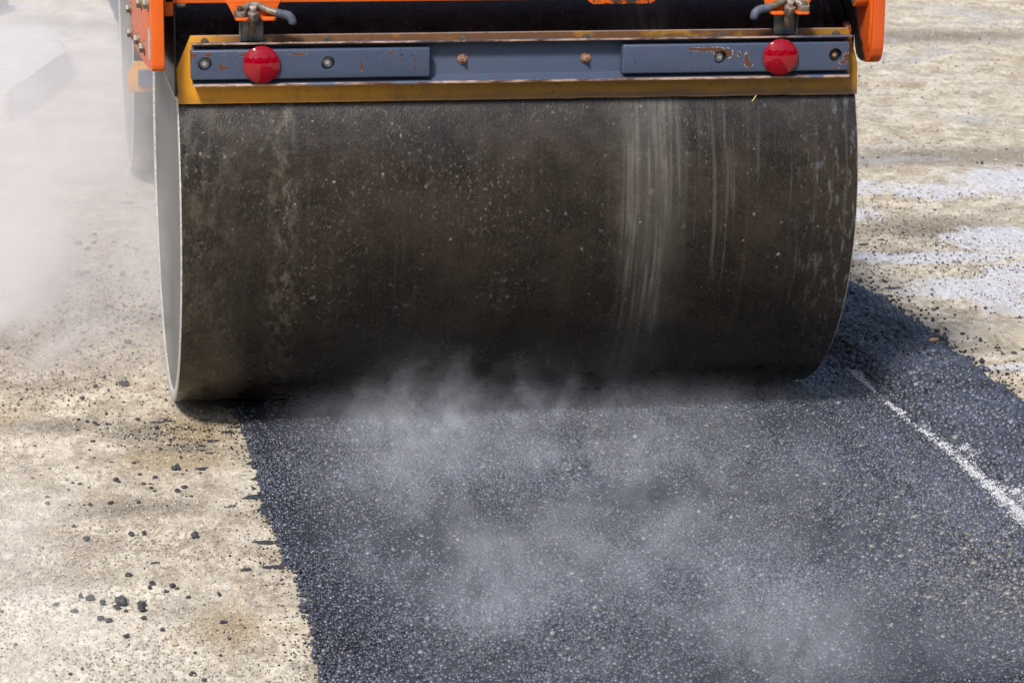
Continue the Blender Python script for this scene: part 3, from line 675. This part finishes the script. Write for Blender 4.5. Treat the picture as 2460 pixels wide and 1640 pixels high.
bm = bmesh.new(); box(bm, -.0080, -.0032, -.585, .50, .8830, 1.30, .001); gd = finish(bm, 'side_guard', M['black'], roller)
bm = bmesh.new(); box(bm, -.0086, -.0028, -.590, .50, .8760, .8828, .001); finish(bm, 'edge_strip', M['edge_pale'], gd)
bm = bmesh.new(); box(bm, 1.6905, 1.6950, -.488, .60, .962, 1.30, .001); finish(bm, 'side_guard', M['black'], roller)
# bodywork above the picture and behind the drum: front hood, chassis, rear hood
bm = bmesh.new(); box(bm, -.008, 1.6840, .15, .62, 1.275, 1.42, .01); box(bm, .05, 1.62, .20, .62, 1.4205, 1.62, .03); finish(bm, 'front_hood', M['orange'], roller)
bm = bmesh.new(); box(bm, .45, 1.25, .66, 2.70, .62, 1.40, .02); finish(bm, 'chassis', M['black'], roller)
bm = bmesh.new(); box(bm, .35, 1.62, 2.74, 4.05, 1.30, 1.70, .04); finish(bm, 'rear_hood', M['orange'], roller)
rear = drum('rear_drum', .042, 3.40)
bm = bmesh.new(); prism(bm, [(.0210, .389), (.0195, .441), (.0420, .497), (1.70, .497), (1.723, .441), (1.722, .389)], 'y', 2.755, 2.772, .001)
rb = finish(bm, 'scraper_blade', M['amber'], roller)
bm = bmesh.new(); box(bm, .056, 1.69, 2.735, 2.754, .412, .470, .004); finish(bm, 'clamp_channel', M['blue'], rb)

# ------------------------------------------------------------------ asphalt lumps dropped on the base: each one a thing
def clump_mesh(name, seed, kind):
    r = random.Random(seed); bm = bmesh.new()
    k = {'n': r.randint(3, 6), 'f': r.randint(5, 9), 't': 1}[kind]
    for i in range(k):
        t = bmesh.new(); bmesh.ops.create_icosphere(t, subdivisions=2, radius=1)
        s = r.uniform(.22, .42) if kind != 't' else .5
        if i == 0 and kind == 'n': s = .42
        off = (r.uniform(-.32, .32), r.uniform(-.3, .3), r.uniform(.0, .22)) if kind == 'n' else (r.uniform(-.5, .5), r.uniform(-.4, .4), r.uniform(0, .03)) if kind == 'f' else (0, 0, .25)
        ph = [r.uniform(0, 6.28) for _ in range(6)]
        for v in t.verts:
            c = v.co
            d = 1 + .22 * math.sin(c.x * 3.1 + ph[0]) * math.sin(c.y * 3.7 + ph[1]) + .16 * math.sin(c.z * 5 + ph[2]) + (r.uniform(-.13, .13) if kind != 't' else r.uniform(-.03, .03))
            v.co = Vector((c.x * d * s * r.uniform(.97, 1.03) * (1.25 if kind == 'f' else 1), c.y * d * s, c.z * d * s * (.22 if kind == 'f' else .8))) + Vector(off)
        merge(bm, t)
    o = finish(bm, name, M['pebble'] if kind == 't' else M['clump'], None, None, smooth=28 if kind != 't' else 60)
    me = o.data; bpy.data.objects.remove(o)
    zmin = min(v.co.z for v in me.vertices); me.transform(Matrix.Translation((0, 0, -zmin - .04))); return me
CL = {k: [clump_mesh({'n': 'asphalt_lump', 'f': 'asphalt_flake', 't': 'pebble'}[k], 100 * ord(k) + i, k) for i in range({'n': 14, 'f': 7, 't': 3}[k])] for k in 'nft'}
LUMPS = [(-0.360,-0.437,0.0110,'n'),(-0.253,-0.301,0.0102,'n'),(-0.174,-0.161,0.0083,'n'),(-0.225,-0.227,0.0103,'n'),(-0.207,-0.235,0.0124,'n'),(-0.198,-0.258,0.0134,'n'),(-0.175,-0.257,0.0103,'n'),(-0.167,-0.261,0.0093,'n'),(-0.247,-0.203,0.0093,'n'),(-0.096,-0.229,0.0124,'n'),(-0.049,-0.250,0.0288,'f'),(-0.027,-0.243,0.0144,'n'),(-0.014,-0.251,0.0103,'n'),(-0.052,-0.309,0.0112,'n'),(-0.118,-0.371,0.0091,'n'),(-0.111,-0.393,0.0061,'n'),(-0.216,-0.419,0.0131,'n'),(-0.053,-0.512,0.0119,'n'),(-0.228,-0.501,0.0080,'n'),(-0.342,-0.536,0.0059,'n'),(-0.218,-0.569,0.0079,'n'),(-0.179,-0.611,0.0098,'n'),(-0.124,-0.629,0.0098,'n'),(-0.112,-0.613,0.0098,'n'),(-0.263,-0.647,0.0078,'n'),(-0.328,-0.641,0.0078,'n'),(-0.095,-0.669,0.0078,'n'),(-0.173,-0.764,0.0144,'n'),(-0.168,-0.779,0.0115,'n'),(-0.115,-0.726,0.0116,'n'),(-0.076,-0.755,0.0154,'n'),(-0.108,-0.803,0.0134,'n'),(-0.094,-0.806,0.0086,'n'),(-0.095,-0.842,0.0104,'n'),(-0.088,-0.868,0.0085,'n'),(-0.275,-0.773,0.0115,'n'),(-0.259,-0.787,0.0105,'n'),(-0.287,-0.829,0.0095,'n'),(-0.335,-0.885,0.0123,'n'),(-0.337,-0.936,0.0112,'n'),(-0.289,-0.953,0.0084,'n'),(-0.256,-0.958,0.0084,'n'),(-0.241,-0.962,0.0112,'n'),(-0.194,-0.954,0.0121,'n'),(-0.129,-0.956,0.0121,'n'),(-0.043,-0.358,0.0091,'n'),(-0.183,-0.471,0.0100,'n'),(-0.147,-0.466,0.0080,'n'),(-0.170,-0.466,0.0070,'n'),(-0.370,-0.718,0.0077,'n'),(-0.289,-0.745,0.0067,'n'),(-0.210,-0.686,0.0058,'n'),(-0.239,-0.817,0.0076,'n'),(-0.413,-0.848,0.0114,'t'),(-0.270,-0.456,0.0110,'t'),(-0.271,-0.597,0.0079,'t'),(-0.117,-0.808,0.0067,'t'),(-0.012,-0.413,0.0111,'n'),(0.120,-0.373,0.0304,'f'),(0.049,-0.485,0.0220,'f'),(-0.024,-0.698,0.0213,'n'),(-0.002,-0.711,0.0077,'n'),(-0.031,-0.726,0.0212,'f'),(-0.015,-0.738,0.0096,'n'),(0.033,-0.695,0.0272,'f'),(0.028,-0.737,0.0096,'n'),(-0.017,-0.851,0.0161,'n'),(-0.033,-0.877,0.0170,'n'),(-0.004,-0.923,0.0094,'n'),(0.081,-1.013,0.0186,'f'),(0.017,-0.622,0.0176,'f'),(0.079,-0.445,0.0261,'f'),(0.047,-0.527,0.0159,'f'),(0.145,-0.883,0.0114,'n'),(0.155,-0.888,0.0113,'f'),(0.133,-0.928,0.0113,'f'),(0.061,-0.559,0.0198,'f'),(-0.013,-0.036,0.0095,'n'),(-0.285,-1.116,0.0126,'n'),(-0.257,-1.220,0.0168,'n'),(-0.129,-1.198,0.0133,'n'),(-0.159,-1.199,0.0142,'n'),(-0.019,-1.242,0.0199,'n'),(0.127,-1.299,0.0351,'f'),(0.143,-1.475,0.0470,'f'),(-0.113,-1.406,0.0215,'f'),(-0.176,-1.486,0.0170,'n'),(-0.129,-1.553,0.0168,'n'),(-0.135,-1.580,0.0105,'n'),(-0.088,-1.580,0.0147,'n'),(-0.101,-1.606,0.0117,'n'),(-0.078,-1.594,0.0092,'n'),(-0.281,-1.612,0.0125,'n'),(-0.261,-1.637,0.0166,'n'),(-0.237,-1.668,0.0145,'n'),(-0.333,-1.660,0.0145,'n'),(-0.297,-1.704,0.0164,'n'),(-0.199,-1.676,0.0289,'n'),(-0.206,-1.701,0.0144,'n'),(-0.158,-1.687,0.0206,'n'),(-0.161,-1.721,0.0205,'n'),(-0.192,-1.721,0.0102,'n'),(-0.249,-1.767,0.0183,'n'),(-0.227,-1.777,0.0162,'n'),(-0.157,-1.771,0.0122,'n'),(0.001,-1.819,0.0129,'n'),(-0.125,-1.848,0.0121,'n'),(-0.059,-1.652,0.0104,'n'),(0.006,-1.646,0.0104,'n'),(-0.196,-1.878,0.0140,'n'),(0.005,-1.917,0.0072,'n'),(-0.070,-1.992,0.0086,'n'),(-0.020,-2.013,0.0078,'n'),(-0.086,-2.107,0.0173,'n'),(-0.062,-2.146,0.0096,'n'),(-0.291,-2.049,0.0078,'n'),(-0.314,-2.074,0.0097,'n'),(0.070,-1.485,0.0128,'n'),(0.082,-1.486,0.0119,'n'),(0.082,-1.010,0.0183,'f'),(-0.105,-1.937,0.0178,'t'),(-0.415,-1.888,0.0072,'n'),(-0.443,-1.681,0.0091,'n'),(0.063,-2.051,0.0175,'t'),(0.049,-1.605,0.0167,'t'),(0.118,-1.625,0.0188,'t'),(0.051,-1.689,0.0206,'t'),(-0.337,-0.939,0.0115,'n'),(-0.242,-0.961,0.0115,'n'),(-0.196,-0.955,0.0115,'n'),(-0.254,1.012,0.0200,'n'),(-0.206,1.046,0.0145,'n'),(-0.203,0.751,0.0171,'n'),(-0.126,0.738,0.0194,'n'),(-0.082,0.624,0.0230,'n'),(-0.120,0.568,0.0091,'n'),(-0.227,0.530,0.0136,'n'),(-0.290,0.381,0.0104,'n'),(-0.192,0.127,0.0158,'n'),(-0.112,0.145,0.0231,'n'),(-0.165,0.224,0.0131,'n'),(-0.229,0.007,0.0142,'n'),(0.004,2.747,0.0433,'f'),(-0.190,2.035,0.0251,'n'),(-0.128,2.178,0.0182,'n'),(-0.158,1.926,0.0177,'n'),(-0.133,2.038,0.0161,'n'),(0.002,1.917,0.0195,'n'),(-0.030,1.984,0.0134,'n'),(-0.195,1.533,0.0340,'n'),(-0.165,1.574,0.0213,'n'),(-0.099,1.654,0.0215,'n'),(-0.058,1.520,0.0297,'n'),(0.010,1.540,0.0213,'n'),(-0.238,1.830,0.0350,'f'),(-0.306,1.815,0.0437,'f'),(-0.174,-0.155,0.0104,'n'),(-0.124,1.092,0.0113,'n'),(-0.177,1.049,0.0080,'n'),(-0.067,2.039,0.0161,'n'),(-0.226,2.177,0.0363,'f'),(0.016,2.926,0.0117,'n'),(3.356,3.153,0.0172,'n'),(2.875,2.470,0.0106,'n'),(3.483,3.120,0.0210,'f'),(3.824,5.934,0.0119,'n'),(3.568,5.503,0.0137,'n'),(3.372,3.697,0.0100,'n'),(3.206,3.453,0.0078,'n'),(2.991,3.349,0.0115,'n'),(2.432,1.712,0.0326,'f'),(2.510,1.773,0.0247,'f'),(2.326,1.043,0.0456,'f'),(2.353,1.247,0.0116,'n'),(2.325,1.141,0.0230,'f'),(2.373,1.439,0.0143,'f'),(2.468,1.533,0.0200,'f'),(2.625,1.879,0.0100,'n'),(2.247,0.856,0.0186,'f'),(2.354,0.725,0.0162,'n'),(2.291,0.614,0.0131,'n'),(2.280,0.707,0.0110,'n'),(2.360,0.317,0.0127,'n'),(2.367,0.296,0.0084,'n'),(2.394,0.269,0.0084,'n'),(2.368,0.153,0.0124,'n'),(2.405,0.161,0.0173,'n'),(2.277,0.069,0.0191,'n'),(2.265,0.028,0.0136,'n'),(2.240,0.083,0.0082,'n'),(2.267,-0.046,0.0101,'n'),(2.252,0.351,0.0141,'n'),(2.252,0.621,0.0181,'f'),(2.319,0.804,0.0074,'n'),(2.515,0.719,0.0118,'n'),(2.455,0.580,0.0131,'f'),(2.577,0.594,0.0219,'f'),(2.372,0.070,0.0103,'n'),(2.342,0.381,0.0071,'n'),(2.314,0.755,0.0074,'n')]
def where(x_, y_):
    if x_ > 2.0:
        a = 'on the tan base right beside the loose asphalt' if x_ < 2.42 and y_ < 1.1 else 'on the pale slurry patches behind the right end of the drum' if y_ < 2.2 else 'on the far tan base behind the white slurry patch'
        b = 'close to the drum' if x_ < 2.5 else 'well away from the drum'
    else:
        a = 'on the dusty base in the steam alongside the drum' if y_ > .45 else 'on the dusty base level with the foot of the drum' if y_ > -.12 else 'on the stained tan base just in front of the drum' if y_ > -.50 else 'on the tan base midway between drum and paler ground' if y_ > -1.15 else 'on the pale ground near the bottom left corner'
        b = 'by the left picture edge' if x_ < -.27 else 'out in the open' if x_ < -.05 else 'nearest the drum' if y_ > -.12 else 'near the asphalt edge'
    return a, b
rc = random.Random(3); seen = {}; made = []
KIND = {'n': ('asphalt_lump', 'asphalt lump', 'black rounded lump of asphalt'), 'f': ('asphalt_flake', 'asphalt flake', 'thin flat smear of black asphalt'), 't': ('pebble', 'pebble', 'tan bare pebble')}
for x_, y_, s_, k_ in LUMPS:
    nm, ct, ds = KIND[k_]
    o = bpy.data.objects.new(nm, rc.choice(CL[k_])); col.objects.link(o)
    f_ = {'n': .95, 'f': .8, 't': .8}[k_]
    o.location = (x_, y_, -.0095); s_ *= f_; o.scale = (s_, s_ * rc.uniform(.8, 1.1), s_ * rc.uniform(.55, 1.05)); o.rotation_euler = (0, 0, rc.uniform(0, 6.28) if k_ != 'f' else rc.uniform(-.4, .4))
    made.append((o, x_, y_, s_, k_))
made.sort(key=lambda q: -q[3])
for o, x_, y_, s_, k_ in made:
    nm, ct, ds = KIND[k_]; a, b = where(x_, y_); key = (k_, a); n_ = seen[key] = seen.get(key, 0) + 1
    rank = {1: 'biggest', 2: 'second biggest', 3: 'third biggest'}.get(n_)
    lab = f'{rank} {ds} {a}' if rank else f'{"small" if s_ < .012 else "medium"} {ds} {a}, {b}'
    lab = ' '.join(lab.split()[:16])
    tag(o, lab, ct, lab if not rank else {'n': 'asphalt lumps on the base', 'f': 'asphalt flakes on the base', 't': 'bare pebbles on the base'}[k_])

# dry leaf on the loose asphalt, straw caught under the blade
bm = bmesh.new()
pts = [(-.018, 0), (-.009, .007), (.004, .009), (.014, .005), (.021, -.001), (.011, -.006), (-.004, -.007)]
vs = [bm.verts.new((a, b, .004 + .25 * abs(b) + .10 * a)) for a, b in pts]; bm.faces.new(vs)
ex = bmesh.ops.extrude_face_region(bm, geom=bm.faces[:]); bmesh.ops.translate(bm, vec=(0, 0, .0012), verts=[v for v in ex['geom'] if isinstance(v, bmesh.types.BMVert)])
lf_ = finish(bm, 'dry_leaf', M['leaf'], None, None, 20); lf_.location = (2.158, .150, float(loose_h(np.array([2.158]), np.array([.15]))[0]) + .010); lf_.rotation_euler = (.25, 0, .5)
tag(lf_, 'small rust-brown dry leaf lying on the loose asphalt at right', 'leaf')
bm = bmesh.new(); tube(bm, [(1.4210, -.5800, .8620), (1.4140, -.5880, .8545), (1.4075, -.5930, .8500)], .0013, 6)
sw = finish(bm, 'straw', M['straw'], None, (1.4140, -.588, .8545)); tag(sw, 'short yellow straw caught under the amber scraper blade', 'straw')

# concrete kerb block and rubble beyond the steam
def rough_block(name, pts, z0, z1, mat, org, jit, seed):
    bm = bmesh.new(); prism(bm, pts, 'z', z0, z1, .012, 2)
    bmesh.ops.triangulate(bm, faces=[f for f in bm.faces if len(f.verts) > 4]); bmesh.ops.subdivide_edges(bm, edges=[e for e in bm.edges if e.calc_length() > .15], cuts=3, use_grid_fill=True)
    r = random.Random(seed)
    for v in bm.verts: v.co += Vector((r.uniform(-jit, jit), r.uniform(-jit, jit), r.uniform(-jit, jit) * .5))
    return finish(bm, name, mat, None, org, 40)
kb = rough_block('concrete_kerb', [(-.16, 6.55), (-.135, 5.75), (-.40, 4.55), (-1.3, 4.45), (-1.5, 6.5)], -.03, .13, M['concrete'], (-.7, 5.5, -.01), .006, 2)
kb.data.set_sharp_from_angle(angle=R(15))
tag(kb, 'broken pale concrete kerb slab half hidden by steam', 'kerb')
ru = rough_block('rubble_block', [(-.70, 8.75), (-.405, 8.55), (-.41, 8.25), (-.56, 8.05), (-.9, 8.2)], -.03, .12, M['darkrock'], (-.55, 8.4, -.01), .02, 5)
tag(ru, 'dark chunk of rubble beyond the concrete kerb', 'rubble')

# unseen tree row, added so the glossy drum and lenses mirror a dark skyline
tn, tm = 160, 10
TX, TA = np.meshgrid(np.linspace(-120, 120, tn), np.linspace(0, 1, tm))
TZ = TA * (19 + 3.0 * cheap_noise(TX, TX * 0, 55, .25) + 1.2 * cheap_noise(TX, TX * 0, 56, 1.1)); TY = -46 - 3.5 * np.cos(TA * 1.4) * 0 + 5 * (TA - .4) ** 2 * -4 + 1.2 * cheap_noise(TX, TA * 14, 57, 1.0)
tl = grid_mesh('unseen_tree_line', TX, TY, TZ, M['tree']); tag(tl, 'unseen dark tree row added far behind the photographer to darken low reflections', 'trees', kind='stuff')

# ------------------------------------------------------------------ steam off the hot asphalt
def volume_mat(name, build, colr, aniso=-.40, step=1.0):
    k = NT(name); k.t.nodes.remove(k.bsdf)
    v = k.n('ShaderNodeVolumePrincipled'); v.inputs['Color'].default_value = (*colr, 1); v.inputs['Anisotropy'].default_value = aniso
    k.m.cycles.volume_step_rate = step; k.link(build(k), v.inputs['Density']); k.link(v.outputs[0], k.out.inputs['Volume']); return k.m
def steam_box(name, lo, hi, mat, label, group='steam clouds'):
    bm = bmesh.new(); box(bm, lo[0], hi[0], lo[1], hi[1], lo[2], hi[2]); o = finish(bm, name, mat, None, ((lo[0] + hi[0]) / 2, (lo[1] + hi[1]) / 2, lo[2]), 0)
    return tag(o, label, 'steam', kind='stuff')
def plume(k):
    p = k.pos(); X, Y, Z = k.xyz(p)
    n = k.noise(k.vadd(k.vmul(p, (3.4, 1.3, 3.4)), k.vmul(k.noise(p, 2.2, 3, .5, color=True), (1.2, .6, 1.2))), 1.0, 6, .60, .5)
    side = k.math('ADD', k.ramp(X, .15, -.02, 0, .62), k.ramp(X, -.20, -.44, 0, .12))
    front = k.ramp(k.math('ADD', Y, k.math('MULTIPLY', k.math('SUBTRACT', n, .5), .35)), -.22, .16)
    back = k.ramp(Y, 6.4, 4.2)
    top = k.ramp(k.math('ADD', Z, k.math('MULTIPLY', k.math('SUBTRACT', n, .5), .4)), .95, .25)
    d = k.math('MULTIPLY', k.math('MULTIPLY', side, front), k.math('MULTIPLY', back, top))
    roll = k.math('MULTIPLY', k.math('MULTIPLY', k.ramp(X, -.12, -.42), k.ramp(Y, 2.6, .9)), k.math('MULTIPLY', k.ramp(k.math('ADD', Y, k.math('MULTIPLY', k.math('SUBTRACT', n, .5), .35)), -.16, .12), k.ramp(Z, .50, .06)))
    return k.math('ADD', k.math('MULTIPLY', d, k.ramp(n, .38, .66, .12, 1.7)), k.math('MULTIPLY', roll, k.ramp(n, .40, .62, .22, 2.6)))
def corner(k):
    p = k.pos(); X, Y, Z = k.xyz(p)
    n = k.noise(k.vmul(p, (3, 2, 5)), 1.0, 5, .55, .5)
    e = k.math('MULTIPLY', k.ramp(X, -.16, -.42), k.math('MULTIPLY', k.ramp(Y, -2.4, -1.9), k.ramp(Y, -.75, -1.15)))
    return k.math('MULTIPLY', k.math('MULTIPLY', e, k.ramp(Z, .30, .02)), k.ramp(n, .35, .7, .1, 1.0))
def wisps(k):
    p = k.pos(); X, Y, Z = k.xyz(p)
    q = k.vadd(k.vmul(k.vadd(p, (.4, 0, 0)), (2.6, 2.2, 2.4)), k.vmul(k.noise(p, 3.5, 4, .55, color=True), (1.3, 1.3, 1.3)))
    n = k.noise(q, 1.0, 6, .62, .4)
    # thin sheets: ridges of a warped noise, drawn out upward
    q2 = k.vadd(k.vmul(p, (6.5, 6.0, 3.2)), k.vmul(k.noise(k.vmul(p, (5, 5, 3.5)), 1.0, 4, .6, color=True), (2.6, 2.6, 2.6)))
    m = k.noise(q2, 1.0, 4, .55, .6)
    ridge = k.math('POWER', k.math('SUBTRACT', 1.0, k.math('MULTIPLY', k.math('ABSOLUTE', k.math('SUBTRACT', m, .5)), 7.0), clamp=True), 2.0)
    env = k.math('MULTIPLY', k.math('MULTIPLY', k.ramp(X, .16, .50), k.ramp(X, 1.85, .95, .10, 1.0)), k.math('MULTIPLY', k.math('MULTIPLY', k.ramp(Y, -2.7, -2.3), k.ramp(Y, -.30, -.62)), k.ramp(Z, .20, .01)))
    a = k.math('MULTIPLY', k.math('MULTIPLY', env, k.ramp(n, .38, .66)), k.math('ADD', .30, k.math('MULTIPLY', ridge, 1.45)))
    nearx = k.math('MULTIPLY', k.ramp(X, .36, .62), k.ramp(X, 1.15, .85))
    neary = k.math('MULTIPLY', k.math('MULTIPLY', k.ramp(Y, -.80, -.50), k.ramp(Y, -.10, -.30)), k.ramp(Z, .33, .08))
    b = k.math('MULTIPLY', k.math('MULTIPLY', k.math('MULTIPLY', nearx, neary), ridge), k.ramp(n, .40, .60, 0, 1.5))
    low = k.math('MULTIPLY', k.math('MULTIPLY', k.ramp(X, .20, .40), k.ramp(X, 1.75, 1.2)), k.math('MULTIPLY', k.math('MULTIPLY', k.ramp(Y, -.75, -.45), k.ramp(Y, -.15, -.28)), k.ramp(Z, .14, .02)))
    c_ = k.math('MULTIPLY', k.math('MULTIPLY', low, ridge), .65)
    return k.math('ADD', k.math('ADD', a, b), c_)
steam_box('steam_plume', (-1.5, -.45, -.004), (.16, 6.5, 1.05), volume_mat('steam_left', plume, (.97, .94, .95), 0.0, 1.0), 'thick white steam drifting along the left side of the drum')
steam_box('steam_haze', (-1.3, -2.5, -.004), (-.10, -.7, .32), volume_mat('steam_corner', corner, (.97, .96, .95)), 'thin white steam over the ground in the lower left')
steam_box('steam_wisp', (.17, -2.75, .003), (2.0, -.05, .34), volume_mat('steam_wisps', wisps, (.89, .92, 1.0), -.25, .8), 'grey wisps of steam curling off the asphalt before the drum')
